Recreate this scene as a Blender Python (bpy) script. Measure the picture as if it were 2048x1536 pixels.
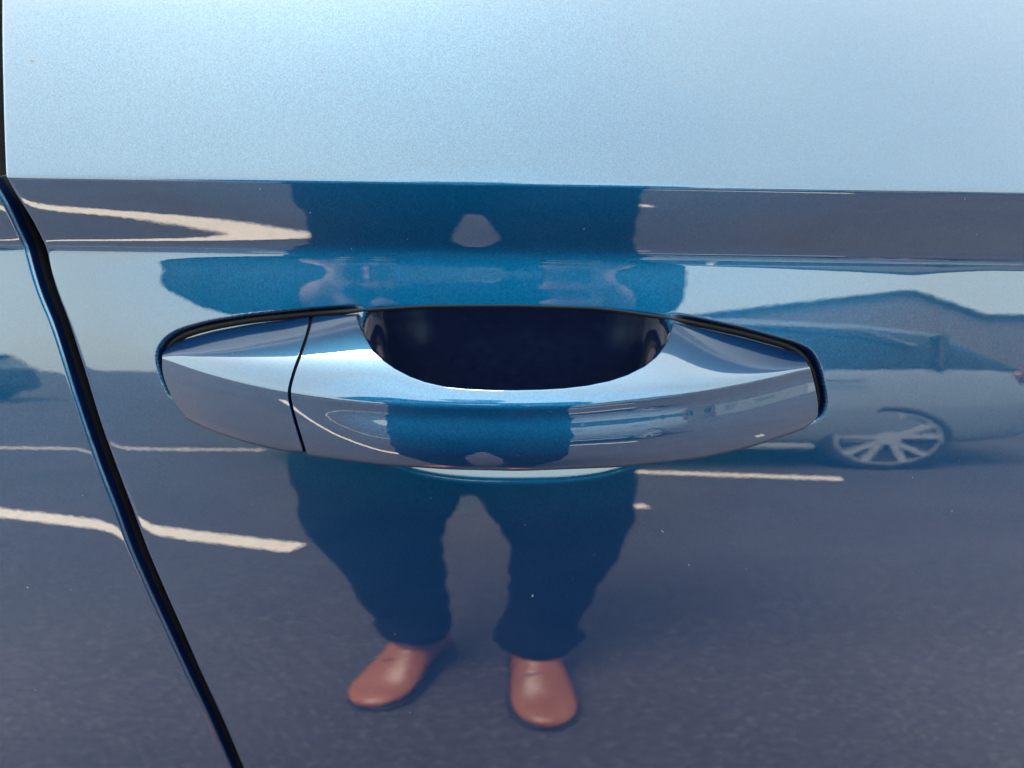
import bpy, bmesh, math, random
import numpy as np
from mathutils import Vector, Matrix

for o in list(bpy.data.objects): bpy.data.objects.remove(o)
scene = bpy.context.scene
col = scene.collection

# ------------------------------------------------------------------ camera, world, sun, exposure
F = 1547.0                       # focal length in px of the 2048 px wide picture
TH = math.radians(22.0)          # the phone is tipped down
D0, ZD = 0.29, 0.90              # distance to the door along the axis, height of the door there
CAM = np.array([0.0, -D0*math.cos(TH), ZD + D0*math.sin(TH)])
FW = np.array([0, math.cos(TH), -math.sin(TH)]); UP = np.array([0, math.sin(TH), math.cos(TH)]); RT = np.array([1.0, 0, 0])
cam_data = bpy.data.cameras.new('camera')
cam = bpy.data.objects.new('camera', cam_data); col.objects.link(cam)
cam.location = CAM
cam.rotation_euler = (math.pi/2 - TH, 0, 0)
cam_data.sensor_width = 36.0
cam_data.lens = 36.0*F/2048
cam_data.clip_start = 0.005; cam_data.clip_end = 600
cam_data.dof.use_dof = True
cam_data.dof.focus_distance = 0.268
cam_data.dof.aperture_fstop = 10.5
scene.camera = cam

SUN_EL, SUN_AZ = math.radians(61), math.radians(-28)      # azimuth from +Y towards +X
VEIL, VEIL_COL = (0.60, 0.80), (6.4, 6.9, 6.0, 1)
world = bpy.data.worlds.new('World'); scene.world = world; world.use_nodes = True
wn = world.node_tree.nodes; wl = world.node_tree.links
sky = wn.new('ShaderNodeTexSky'); sky.sky_type = 'NISHITA'; sky.sun_disc = False
sky.sun_elevation = SUN_EL; sky.sun_rotation = SUN_AZ
sky.air_density = 1.0; sky.dust_density = 4.0; sky.ozone_density = 1.5; sky.altitude = 50
# thin even cloud veil over the whole sky
wtc = wn.new('ShaderNodeTexCoord'); wno = wn.new('ShaderNodeTexNoise'); wno.inputs['Scale'].default_value = 2.2; wno.inputs['Detail'].default_value = 6
wl.new(wtc.outputs['Generated'], wno.inputs['Vector'])
wmr = wn.new('ShaderNodeMapRange'); wmr.inputs[1].default_value = .3; wmr.inputs[2].default_value = .7; wmr.inputs[3].default_value = VEIL[0]; wmr.inputs[4].default_value = VEIL[1]
wl.new(wno.outputs['Fac'], wmr.inputs[0])
wmx = wn.new('ShaderNodeMix'); wmx.data_type = 'RGBA'; wl.new(wmr.outputs[0], wmx.inputs['Factor']); wl.new(sky.outputs[0], wmx.inputs['A']); wmx.inputs['B'].default_value = VEIL_COL
wl.new(wmx.outputs['Result'], wn['Background'].inputs['Color']); wn['Background'].inputs['Strength'].default_value = 0.12
sun_data = bpy.data.lights.new('sun', 'SUN'); sun_data.energy = 2.7; sun_data.angle = math.radians(28); sun_data.color = (1.0, 0.90, 0.78)
sun = bpy.data.objects.new('sun', sun_data); col.objects.link(sun)
to_sun = Vector((math.sin(SUN_AZ)*math.cos(SUN_EL), math.cos(SUN_AZ)*math.cos(SUN_EL), math.sin(SUN_EL)))
sun.rotation_euler = to_sun.to_track_quat('Z', 'Y').to_euler(); sun.location = to_sun*20
vs = scene.view_settings
vs.view_transform = 'Standard'; vs.look = 'None'; vs.gamma = 1.0; vs.use_curve_mapping = False
vs.exposure = 3.6

# ------------------------------------------------------------------ helpers
def mesh_obj(name, verts, faces, mat=None, parent=None, smooth=True):
    me = bpy.data.meshes.new(name)
    me.from_pydata([tuple(map(float, v)) for v in verts], [], [tuple(map(int, f)) for f in faces])
    me.validate(); me.update()
    if smooth: me.polygons.foreach_set('use_smooth', [True]*len(me.polygons))
    if mat: me.materials.append(mat)
    o = bpy.data.objects.new(name, me); col.objects.link(o)
    if parent: o.parent = parent
    return o
def bm_obj(name, bm, mat=None, parent=None, smooth=True):
    bmesh.ops.recalc_face_normals(bm, faces=bm.faces)
    me = bpy.data.meshes.new(name); bm.to_mesh(me); bm.free()
    if smooth: me.polygons.foreach_set('use_smooth', [True]*len(me.polygons))
    if mat: me.materials.append(mat)
    o = bpy.data.objects.new(name, me); col.objects.link(o)
    if parent: o.parent = parent
    return o
def empty(name, loc=(0, 0, 0), rz=0):
    o = bpy.data.objects.new(name, None); col.objects.link(o); o.location = loc; o.rotation_euler.z = rz
    o.empty_display_size = 0.1
    return o
def tag(o, label=None, cat=None, group=None, kind=None):
    if label: o['label'] = label
    if cat: o['category'] = cat
    if group: o['group'] = group
    if kind: o['kind'] = kind
    return o
def fix_normals(o, toward):
    """flip a sheet so that its faces look towards a point"""
    me = o.data; n = 0
    for p in list(me.polygons)[::max(1, len(me.polygons)//200)]:
        n += 1 if (Vector(toward) - p.center).dot(p.normal) > 0 else -1
    if n < 0: me.flip_normals()
def grid_faces(nr, nc, close_r=False, off=0):
    f = []
    for i in range(nr if close_r else nr-1):
        for j in range(nc-1):
            a = i*nc + j; b = ((i+1) % nr)*nc + j
            f.append((off+a, off+a+1, off+b+1, off+b))
    return f

# ------------------------------------------------------------------ materials
def nodes_of(name):
    m = bpy.data.materials.new(name); m.use_nodes = True
    n = m.node_tree.nodes; l = m.node_tree.links
    return m, n, l, n['Principled BSDF']
def setp(p, **kw):
    for k, v in kw.items():
        p.inputs[k.replace('_', ' ')].default_value = v
def simple(name, color, rough=0.5, metal=0.0, spec=0.5, noise=None, bump=None, coat=0.0):
    """noise=(scale, amount): mottled colour, bump=(scale, strength, distance)"""
    m, n, l, p = nodes_of(name)
    p.inputs['Base Color'].default_value = (*color, 1); p.inputs['Roughness'].default_value = rough
    p.inputs['Metallic'].default_value = metal; p.inputs['Specular IOR Level'].default_value = spec
    p.inputs['Coat Weight'].default_value = coat
    tc = n.new('ShaderNodeTexCoord')
    if noise:
        t = n.new('ShaderNodeTexNoise'); t.inputs['Scale'].default_value = noise[0]; t.inputs['Detail'].default_value = 5
        l.new(tc.outputs['Object'], t.inputs['Vector'])
        r = n.new('ShaderNodeMapRange'); r.inputs[1].default_value = .3; r.inputs[2].default_value = .7
        r.inputs[3].default_value = 1-noise[1]; r.inputs[4].default_value = 1+noise[1]
        l.new(t.outputs['Fac'], r.inputs[0])
        h = n.new('ShaderNodeHueSaturation'); h.inputs['Color'].default_value = (*color, 1)
        l.new(r.outputs[0], h.inputs['Value']); l.new(h.outputs[0], p.inputs['Base Color'])
    if bump:
        t = n.new('ShaderNodeTexNoise'); t.inputs['Scale'].default_value = bump[0]; t.inputs['Detail'].default_value = 4
        l.new(tc.outputs['Object'], t.inputs['Vector'])
        b = n.new('ShaderNodeBump'); b.inputs['Strength'].default_value = bump[1]; b.inputs['Distance'].default_value = bump[2]
        l.new(t.outputs['Fac'], b.inputs['Height']); l.new(b.outputs[0], p.inputs['Normal'])
    return m

def car_paint():
    m, n, l, p = nodes_of('pearl_blue_paint')
    tc = n.new('ShaderNodeTexCoord')
    def flakes(scale, amp):
        v = n.new('ShaderNodeTexVoronoi'); v.inputs['Scale'].default_value = scale; v.feature = 'F1'
        l.new(tc.outputs['Object'], v.inputs['Vector'])
        s = n.new('ShaderNodeVectorMath'); s.operation = 'SUBTRACT'; s.inputs[1].default_value = (.5, .5, .5)
        l.new(v.outputs['Color'], s.inputs[0])
        k = n.new('ShaderNodeVectorMath'); k.operation = 'SCALE'; k.inputs['Scale'].default_value = amp
        l.new(s.outputs[0], k.inputs[0])
        return v, k
    v1, k1 = flakes(3000, FLAKE_TILT)
    geo = n.new('ShaderNodeNewGeometry')
    a = n.new('ShaderNodeVectorMath'); a.operation = 'ADD'; l.new(geo.outputs['Normal'], a.inputs[0]); l.new(k1.outputs[0], a.inputs[1])
    nn = n.new('ShaderNodeVectorMath'); nn.operation = 'NORMALIZE'; l.new(a.outputs[0], nn.inputs[0])
    # orange peel in the clear coat only
    t = n.new('ShaderNodeTexNoise'); t.inputs['Scale'].default_value = 330; t.inputs['Detail'].default_value = 2
    l.new(tc.outputs['Object'], t.inputs['Vector'])
    b = n.new('ShaderNodeBump'); b.inputs['Strength'].default_value = 1.0; b.inputs['Distance'].default_value = 0.0000042
    l.new(t.outputs['Fac'], b.inputs['Height'])
    # brightness of single flakes
    sp = n.new('ShaderNodeSeparateColor'); l.new(v1.outputs['Color'], sp.inputs[0])
    mr = n.new('ShaderNodeMapRange'); mr.inputs[3].default_value = 0.80; mr.inputs[4].default_value = 1.20; l.new(sp.outputs[2], mr.inputs[0])
    # pearl flop: teal-blue seen face on, deeper violet-blue at an angle
    lw = n.new('ShaderNodeLayerWeight'); lw.inputs['Blend'].default_value = 0.5
    fl = n.new('ShaderNodeMapRange'); fl.inputs[1].default_value = 0.0; fl.inputs[2].default_value = 0.12; l.new(lw.outputs['Facing'], fl.inputs[0])
    fm = n.new('ShaderNodeMix'); fm.data_type = 'RGBA'; l.new(fl.outputs[0], fm.inputs['Factor'])
    fm.inputs['A'].default_value = (*FLAKE_COL, 1); fm.inputs['B'].default_value = (*FLOP_COL, 1)
    hs = n.new('ShaderNodeHueSaturation'); l.new(fm.outputs['Result'], hs.inputs['Color']); l.new(mr.outputs[0], hs.inputs['Value'])
    setp(p, Metallic=1.0, Roughness=FLAKE_ROUGH, Coat_Weight=1.0, Coat_Roughness=0.012, Coat_IOR=1.52)
    l.new(hs.outputs[0], p.inputs['Base Color']); l.new(nn.outputs[0], p.inputs['Normal']); l.new(b.outputs[0], p.inputs['Coat Normal'])
    q = n.new('ShaderNodeBsdfPrincipled')
    setp(q, Metallic=0.0, Roughness=0.9, Coat_Weight=1.0, Coat_Roughness=0.012, Coat_IOR=1.52)
    q.inputs['Specular IOR Level'].default_value = 0.0
    hs2 = n.new('ShaderNodeHueSaturation'); hs2.inputs['Color'].default_value = (*PIGMENT_COL, 1); l.new(mr.outputs[0], hs2.inputs['Value'])
    l.new(hs2.outputs[0], q.inputs['Base Color']); l.new(b.outputs[0], q.inputs['Coat Normal'])
    mx = n.new('ShaderNodeMixShader'); mx.inputs[0].default_value = 0.12
    l.new(p.outputs[0], mx.inputs[1]); l.new(q.outputs[0], mx.inputs[2])
    l.new(mx.outputs[0], n['Material Output'].inputs['Surface'])
    return m
FLAKE_COL, FLOP_COL, FLAKE_ROUGH, FLAKE_TILT, PIGMENT_COL = (0.001, 0.061, 0.124), (0.0035, 0.0265, 0.0455), 0.50, 0.09, (0.0016, 0.0030, 0.125)
PAINT = car_paint()
RUBBER = simple('black_rubber', (0.0025, 0.003, 0.005), 0.5, spec=0.12, bump=(900, .3, .0002))
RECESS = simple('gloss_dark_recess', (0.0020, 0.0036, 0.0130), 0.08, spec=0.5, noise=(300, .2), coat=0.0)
DARK = simple('dark_underseal_and_gap_shade', (0.006, 0.007, 0.010), 0.6)
GLASS_CAR = simple('tinted_side_glass', (0.012, 0.016, 0.018), 0.02, spec=0.5)

def asphalt():
    m, n, l, p = nodes_of('worn_asphalt')
    tc = n.new('ShaderNodeTexCoord')
    big = n.new('ShaderNodeTexNoise'); big.inputs['Scale'].default_value = 1.6; big.inputs['Detail'].default_value = 4
    agg = n.new('ShaderNodeTexVoronoi'); agg.inputs['Scale'].default_value = 115
    fine = n.new('ShaderNodeTexNoise'); fine.inputs['Scale'].default_value = 60; fine.inputs['Detail'].default_value = 6
    for t in (big, agg, fine): l.new(tc.outputs['Object'], t.inputs['Vector'])
    sp = n.new('ShaderNodeSeparateColor'); l.new(agg.outputs['Color'], sp.inputs[0])
    r1 = n.new('ShaderNodeMapRange'); r1.inputs[1].default_value = .80; r1.inputs[2].default_value = 1.0; r1.inputs[3].default_value = 0; r1.inputs[4].default_value = 0.6
    l.new(sp.outputs[0], r1.inputs[0])
    r2 = n.new('ShaderNodeMapRange'); r2.inputs[1].default_value = .3; r2.inputs[2].default_value = .7; r2.inputs[3].default_value = .82; r2.inputs[4].default_value = 1.18
    l.new(fine.outputs['Fac'], r2.inputs[0])
    r3 = n.new('ShaderNodeMapRange'); r3.inputs[1].default_value = .3; r3.inputs[2].default_value = .7; r3.inputs[3].default_value = .85; r3.inputs[4].default_value = 1.15
    l.new(big.outputs['Fac'], r3.inputs[0])
    mm = n.new('ShaderNodeMath'); mm.operation = 'MULTIPLY'; l.new(r2.outputs[0], mm.inputs[0]); l.new(r3.outputs[0], mm.inputs[1])
    hs = n.new('ShaderNodeHueSaturation'); hs.inputs['Color'].default_value = (0.074, 0.065, 0.070, 1); l.new(mm.outputs[0], hs.inputs['Value'])
    mx = n.new('ShaderNodeMix'); mx.data_type = 'RGBA'; l.new(r1.outputs[0], mx.inputs['Factor']); l.new(hs.outputs[0], mx.inputs['A'])
    mx.inputs['B'].default_value = (0.15, 0.138, 0.13, 1)
    l.new(mx.outputs['Result'], p.inputs['Base Color'])
    p.inputs['Roughness'].default_value = 0.9; p.inputs['Specular IOR Level'].default_value = 0.25
    b = n.new('ShaderNodeBump'); b.inputs['Strength'].default_value = .7; b.inputs['Distance'].default_value = .006
    l.new(agg.outputs['Distance'], b.inputs['Height']); l.new(b.outputs[0], p.inputs['Normal'])
    return m
ASPHALT = asphalt()
LINE = simple('worn_road_paint', (0.88, 0.75, 0.63), 0.75, noise=(55, .14))

# ------------------------------------------------------------------ the car side: a profile swept along the car
KS = 0.0150                      # fall of the crease towards the front of the car
def ray(px, py):
    px = np.asarray(px, float); py = np.asarray(py, float)
    return FW + ((px-1024)/F)[..., None]*RT + ((768-py)/F)[..., None]*UP
TT = np.array([(-400, 39), (0, 37.5), (340, 34), (361, 33), (366, 30), (369.5, 10), (372.5, -5), (409, -7.3), (446, -9.3), (480, -9.7), (494, -8.2),
               (503, -3), (514, 6), (526, 12), (540, 14.2), (553, 14.8)] + [(r, 14.5-.0212*(r-560)) for r in (575, 700, 900, 1100, 1300, 1500, 1800)], float)
def gauss(a, sig, axis=0):
    """gaussian smoothing with linear extension at both ends"""
    n = int(4*sig)+1
    k = np.exp(-0.5*(np.arange(-n, n+1)/sig)**2); k /= k.sum()
    a = np.moveaxis(np.asarray(a, float), axis, 0)
    lead = 2*a[:1] - a[1:n+1][::-1]; tail = 2*a[-1:] - a[-n-1:-1][::-1]
    p = np.concatenate([lead, a, tail]); out = np.zeros_like(a)
    for i, w in enumerate(k): out += w*p[i:i+len(a)]
    return np.moveaxis(out, 0, axis)
def march(rows, t, i0, y0, z0, d):
    n = len(rows); Y = np.zeros(n); Z = np.zeros(n); Y[i0], Z[i0] = y0, z0
    def step(i, j):
        tm = .5*(t[i]+t[j]); ny, nz = -math.cos(tm), math.sin(tm)
        lam = ((Y[i]-CAM[1])*ny + (Z[i]-CAM[2])*nz)/(d[j, 1]*ny + d[j, 2]*nz)
        Y[j] = CAM[1]+lam*d[j, 1]; Z[j] = CAM[2]+lam*d[j, 2]
    for j in range(i0+1, n): step(j-1, j)
    for j in range(i0-1, -1, -1): step(j+1, j)
    return Y, Z
PR = np.arange(-400, 1800.1, 0.5)
_t = np.interp(PR, TT[:, 0], TT[:, 1])
_w = np.clip((np.abs(PR-368)-12)/25, 0, 1)
PT = np.radians(gauss(_t, 4)*(1-_w) + gauss(_t, 10)*_w)
PY, PZ = march(PR, PT, int(np.argmin(abs(PR-768))), 0.0, ZD, ray(np.full(len(PR), 1024.0), PR))
PA = np.arctan2(PZ-CAM[2], PY-CAM[1])
def hit(px, py):
    """profile parameter s and point where a view ray meets the car side"""
    d = ray(px, py); a = np.arctan2(d[..., 2]+KS*d[..., 0], d[..., 1])
    s = np.interp(-a, -PA, PR); y = np.interp(s, PR, PY)
    return s, CAM + ((y-CAM[1])/d[..., 1])[..., None]*d
def project(P):
    q = P - CAM; zc = q@FW
    return 1024 + F*(q@RT)/zc, 768 - F*(q@UP)/zc
# continue the profile down to the sill and up to the window line
def extend(y, z, t_list, step):
    out = []
    for t in t_list:
        y -= math.sin(t)*step; z -= math.cos(t)*step
        out.append((y, z, t))
    return out
low = extend(PY[-1], PZ[-1], np.radians(np.concatenate([np.linspace(-11.8, -14, 12), np.full(8, -14)])), 0.0165)
def car_profile(s_list):
    s = np.asarray(s_list, float)
    Y = np.interp(s, PR, PY); Z = np.interp(s, PR, PZ); T = np.interp(s, PR, PT)
    return np.concatenate([Y, [a[0] for a in low]]), np.concatenate([Z, [a[1] for a in low]]), np.concatenate([T, [a[2] for a in low]])
S_LIST = np.unique(np.concatenate([np.arange(-400, 340, 8), np.arange(340, 355, 2.5), np.arange(355, 388, 0.75), np.arange(388, 484, 3), np.arange(484, 600, 1.5),
                                   np.arange(600, 985, 2.25), np.arange(985, 1540, 5), np.arange(1540, 1800.1, 20)]))
# both edges of the shut line, read along the car side
G_R = np.array([(-2, -300), (0, 0), (2, 180), (5, 290), (7, 341), (15, 368), (29, 392), (48, 420), (65, 447), (77, 474), (89.5, 498), (97, 539), (113, 590), (135, 645), (169, 751), (201, 856), (233, 943), (262, 1019), (292, 1101),
                (327, 1182), (365, 1267), (402, 1352), (443, 1439), (484, 1536), (560, 1700)], float)
G_L = np.array([(-30, -300), (-27, 0), (-25, 180), (-22, 290), (-19, 341), (-9, 368), (6, 392), (21, 420), (33, 447), (45, 474), (56, 498), (67, 539), (83, 590), (107, 645), (140, 751), (174, 856), (205, 943), (235, 1019), (264, 1101),
                (300, 1182), (339, 1267), (378, 1352), (420, 1439), (462, 1536), (540, 1700)], float)
def gap_curve(g):
    s, P = hit(g[:, 0], g[:, 1])
    k = np.arange(-400, 1900, 4.0)
    x = np.interp(k, s, P[:, 0])
    hi = k > s[-1]; x[hi] = P[-1, 0] + (k[hi]-s[-1])*(P[-1, 0]-P[-3, 0])/(s[-1]-s[-3])
    return k, gauss(x, 4)
GK, GXR = gap_curve(G_R); _, GXL = gap_curve(G_L)
DX, DY, DAX, DBY = 1030.0, 785.0, 338.0, 172.0      # the finger dish behind the grip
_dr = np.arange(600, 975, 1.0)
_dd = gauss(np.interp(_dr, [600, 611, 614, 618, 640, 660, 680, 700, 780, 850, 890, 920, 938, 953, 959, 965, 975], [0, 0, 31, 30.5, 26.5, 22, 18, 15, 7, 0, -12, -27, -41, -42, -25, 0, 0]), 1.6)
_sl = np.tan(np.radians(_dd))*0.000187
_sl = np.where(_sl < 0, _sl*(_sl[_sl > 0].sum()/-_sl[_sl < 0].sum()), _sl)
DISH_PROFILE = np.cumsum(_sl)
def smooth01(u): u = np.clip(u, 0, 1); return u*u*u*(u*(6*u-15)+10)
def dish(px, py):
    """depth of the finger dish below the door surface"""
    rt = np.interp(px, [600, 700, 850, 1030, 1200, 1345, 1450], [620, 615, 611.5, 611, 615, 630, 650])
    rb = DY + 181*np.clip(1-(np.abs(px-DX)/DAX)**2.6, 0.0, 1)**(1/2.6)
    r = 611 + (py-rt)/np.maximum(rb-rt, 20)*(962-611)
    d = np.interp(r, _dr, DISH_PROFILE, left=0, right=0)
    return d*smooth01((px-712)/70)*smooth01((1352-px)/74)
# narrow channel in the door that the handle ends and gasket sit in
CH = np.array([(345, 785), (331, 757), (320, 722), (323, 694), (338, 674), (365, 660), (420, 645), (500, 632), (620, 620), (712, 613), (850, 609.5), (1030, 608.5), (1200, 613), (1345, 629), (1480, 657), (1592, 688), (1620, 706), (1634, 738), (1643, 780), (1647, 812), (1643, 828), (1628, 838), (1590, 845), (1450, 870), (1250, 880), (1000, 880), (750, 878), (600, 870), (450, 830), (380, 808), (345, 785)], float)
_u = np.concatenate([[0], np.cumsum(np.linalg.norm(np.diff(CH, axis=0), axis=1))])
_k = np.linspace(0, _u[-1], 1100)
CH[:, 1] += np.where(CH[:, 1] < 700, 4.0, 0)
CHP = np.stack([gauss(np.interp(_k, _u, CH[:, i]), 5) for i in (0, 1)], -1)
def channel(px, py):
    """the handle stands in a shallow pocket whose wall follows CHP"""
    m = (px > 290) & (px < 1680) & (py > 585) & (py < 920)
    q = np.stack([px[m], py[m]], -1); best = np.full(len(q), 1e9); ins = np.zeros(len(q), bool)
    C = CHP[::3]
    for c, e in zip(C, np.roll(C, -1, 0)):
        best = np.minimum(best, ((q-c)**2).sum(-1))
        cr = (c[1] > q[:, 1]) != (e[1] > q[:, 1])
        xi = (e[0]-c[0])*(q[:, 1]-c[1])/(e[1]-c[1]+1e-9)+c[0]
        ins ^= cr & (q[:, 0] < xi)
    sd = np.sqrt(best)*np.where(ins, 1, -1)
    out = np.zeros(px.shape); out[m] = POCKET*smooth01((sd+9)/11.0)
    return out
POCKET = 0.0048
IN_DIR = np.array([0, math.cos(math.radians(10)), -math.sin(math.radians(10))])
def side_panel(name, gx, sign, w_list, with_dish, parent):
    Y, Z, T = car_profile(S_LIST)
    ns = len(Y); sv = np.concatenate([S_LIST, 1800+25*np.arange(1, len(low)+1)])
    gxs = np.interp(sv, GK, gx)
    extra = sv > GK[-1]; gxs[extra] = gx[-1] + (sv[extra]-GK[-1])*(gx[-1]-gx[-2])/(GK[-1]-GK[-2])
    R = 0.0016
    cols = [(0.0, 0.020), (0.0, 0.012), (0.0, 0.005)]
    for a in np.linspace(0, math.pi/2, 9): cols.append((R*(1-math.cos(a)), R*(1-math.sin(a))))
    cols += [(R+w, 0.0) for w in w_list]
    W = np.array([c[0] for c in cols]); DP = np.array([c[1] for c in cols])
    # a slight crown towards the shut line, as on pressed panels
    DP = DP + 0.00010*np.exp(-W/0.0028)
    x = gxs[:, None] + sign*W[None, :]
    P = np.stack([x, np.repeat(Y[:, None], len(W), 1), Z[:, None]-KS*x], -1)
    N = np.stack([np.zeros(ns), -np.cos(T), np.sin(T)], -1)
    base = P.copy()
    P = P - DP[None, :, None]*N[:, None, :]
    if with_dish:
        px, py = project(base)
        d = np.where(py > 885, 0, channel(px, py))*np.clip((885-py)/40, 0, 1)*(1-smooth01((px-650)/90)*smooth01((1420-px)/90)) + dish(px, py)
        P = P + d[..., None]*IN_DIR
    F_ = grid_faces(ns, len(W))
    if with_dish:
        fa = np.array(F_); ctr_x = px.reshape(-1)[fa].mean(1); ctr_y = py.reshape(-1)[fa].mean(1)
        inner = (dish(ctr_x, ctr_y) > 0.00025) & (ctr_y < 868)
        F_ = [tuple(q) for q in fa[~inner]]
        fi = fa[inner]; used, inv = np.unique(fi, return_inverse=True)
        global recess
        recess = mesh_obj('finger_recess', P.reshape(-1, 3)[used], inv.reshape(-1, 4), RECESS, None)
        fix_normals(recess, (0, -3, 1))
    o = mesh_obj(name, P.reshape(-1, 3), F_, PAINT, parent)
    o.data.materials.append(DARK); o.data.polygons.foreach_set('material_index', [1 if q[0] % len(W) < 2 else 0 for q in F_])   # body-painted flange made dark in colour, standing in for shade in the gap
    if with_dish:
        bmx = bmesh.new(); bmx.from_mesh(o.data); bmesh.ops.delete(bmx, geom=[v for v in bmx.verts if not v.link_faces], context='VERTS'); bmx.to_mesh(o.data); bmx.free()
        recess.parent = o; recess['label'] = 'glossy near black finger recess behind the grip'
    fix_normals(o, (0, -3, 1))
    return o
car = empty('blue_car', (0, 0, 0))
tag(car, 'pearl blue car seen close up at its door handle', 'car')
wd = np.unique(np.concatenate([np.arange(0.0002, 0.01, .0006), np.arange(0.01, 0.40, 0.0006), np.arange(0.40, 0.50, 0.004), np.arange(0.5, 1.25, 0.05)]))
door = side_panel('door_panel', GXR, 1, wd, True, car)
door['label'] = 'glossy blue door panel with sharp crease and handle dish'
wq = np.unique(np.concatenate([np.arange(0.0002, 0.01, .0006), np.arange(0.01, 0.2, .004), np.arange(0.2, 1.0, 0.05)]))
quarter = side_panel('quarter_panel', GXL, -1, wq, False, car)
quarter['label'] = 'blue body panel left of the dark shut line'
# the seal behind the shut line
Y, Z, T = car_profile(S_LIST[::6]); sv = np.concatenate([S_LIST[::6], 1800+25*np.arange(1, len(low)+1)])
gx = np.interp(sv, GK, (GXL+GXR)/2); ex = sv > GK[-1]; gx[ex] += (sv[ex]-GK[-1])*(GXR[-1]-GXR[-2])/4
vv = []
for y, z, t, x in zip(Y, Z, T, gx):
    for a in np.linspace(-1, 1, 7):
        dd = 0.0190; xx = x + a*0.018
        vv.append((xx, y+dd*math.cos(t), z-dd*math.sin(t)-KS*xx))
seal = mesh_obj('door_seal', vv, grid_faces(len(Y), 7), DARK, car); fix_normals(seal, (0, -3, 1))
# window line, side glass, roof and far side close the car so that it shades the ground as a car does
def sweep(name, pts, x0, x1, mat, closed=False, nx=2):
    v = []
    for y, z in pts:
        for x in np.linspace(x0, x1, nx): v.append((x, y, z-KS*x))
    o = mesh_obj(name, v, grid_faces(len(pts), nx, closed), mat, car); return o
ty, tz = PY[0], PZ[0]
XA, XB = -1.05, 0.95
sweep('waist_seal', [(ty+.02, tz-.02), (ty-.001, tz+.001), (ty-.001, tz+.014), (ty+.012, tz+.016)], XA, XB, RUBBER)
sweep('side_window', [(ty+.012+.40*i/8*.55, tz+.010+.40*i/8*.9-.02*(i/8)**2) for i in range(9)], XA, XB, GLASS_CAR)
wy, wz = ty+.012+.22, tz+.010+.34
sweep('roof', [(wy-.01, wz-.01), (wy+.02, wz+.035), (wy+.08, wz+.07), (wy+.25, wz+.10), (wy+.7, wz+.10), (wy+.87, wz+.07), (wy+.95, wz), (1.56, 1.1), (1.62, .9), (1.60, .5), (1.5, .28)], XA, XB, PAINT)
ly, lz = low[-1][0], low[-1][1]
sweep('underbody', [(ly-.002, lz+.01), (ly+.05, lz-.07), (ly+.25, lz-.10), (1.4, lz-.10), (1.5, .28)], XA, XB, DARK)
for xx, nm in ((XA, 'bulkhead'), (XB, 'bulkhead')):
    pts = [(ly+.03, lz), (.03, .6), (.04, .9), (ty+.03, tz), (wy+.03, wz), (wy+.25, wz+.09), (wy+.7, wz+.09), (wy+.9, wz), (1.54, 1.1), (1.58, .6), (1.48, .3), (ly+.25, lz-.09)]
    bm = bmesh.new(); bm.faces.new([bm.verts.new((xx, y, z-KS*xx)) for y, z in pts]); bm_obj(nm, bm, DARK, car, False)
# ------------------------------------------------------------------ the door handle: end cap and grip
CX = np.arange(300, 1665, 4.0)
def curve(pts, sig=3.0):
    p = np.array(pts, float); return gauss(np.interp(CX, p[:, 0], p[:, 1]), sig)
R_TOP = curve([(296, 722), (318, 709), (345, 686), (420, 665), (500, 650), (620, 634), (712, 629), (850, 627), (1030, 628), (1200, 634), (1350, 646), (1480, 675), (1600, 707), (1664, 724)])
R_CR = curve([(296, 706), (330, 716), (400, 741), (480, 763), (575, 783), (650, 794), (750, 804), (850, 810), (1030, 813), (1150, 810), (1300, 794), (1400, 781), (1480, 767), (1560, 750), (1600, 738), (1664, 729)], 5)
R_BT = curve([(296, 790), (345, 822), (370, 834), (420, 858), (500, 885), (608, 908), (760, 926), (900, 935), (1040, 938), (1250, 930), (1400, 914), (1500, 892), (1590, 862), (1664, 834)], 4)
R_CR = np.maximum(R_CR, R_TOP+6)
H_CR = curve([(296, .004), (330, .0085), (400, .0165), (480, .0232), (560, .0282), (650, .032), (750, .0345), (850, .0359), (1000, .0365), (1150, .0356), (1300, .0325), (1400, .0290), (1480, .0245), (1560, .0185), (1600, .0148), (1664, .0085)], 8)
H_CR = H_CR - curve([(296, .003), (400, .0045), (560, .006), (1400, .006), (1560, .005), (1664, .0035)], 8)
H_TOP = curve([(296, -.0025), (600, -.0022), (700, .0008), (1350, .0008), (1450, -.0022), (1600, -.0025), (1664, -.0025)], 8)
MID = np.clip((CX-540)/240, 0, 1)*np.clip((1780-CX)/150, 0, 1)      # how much the front carries the crease and hollow
MID = gauss(MID*MID*(3-2*MID), 5)
Q1 = np.linspace(0, 1, 61); Q2 = np.linspace(1, 2, 91)[1:]; QQ = np.concatenate([Q1, Q2])
T_TOPF = np.interp(Q1, [0, .2, .4, .52, .62, .75, .9, .97, 1.0], [74, 73, 71, 67, 58, 45, 37, 33, 24])
T_TOPB = np.interp(Q1, [0, .4, .6, .75, .85, .92, .97, 1.0], [72, 71, 69, 66, 60, 50, 43, 28])
WB = gauss(np.clip((CX-740)/180, 0, 1), 5)
F_MID = np.interp(Q2, [1, 1.04, 1.12, 1.20, 1.30, 1.42, 1.55, 1.75, 1.9, 2.0], [14, 2, 2, 8, 14, 12.5, 8.5, 2, -4, -12])
F_END = np.interp(Q2, [1, 1.05, 1.3, 1.6, 1.85, 2.0], [12, 5, 1, -3, -8, -16])
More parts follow.
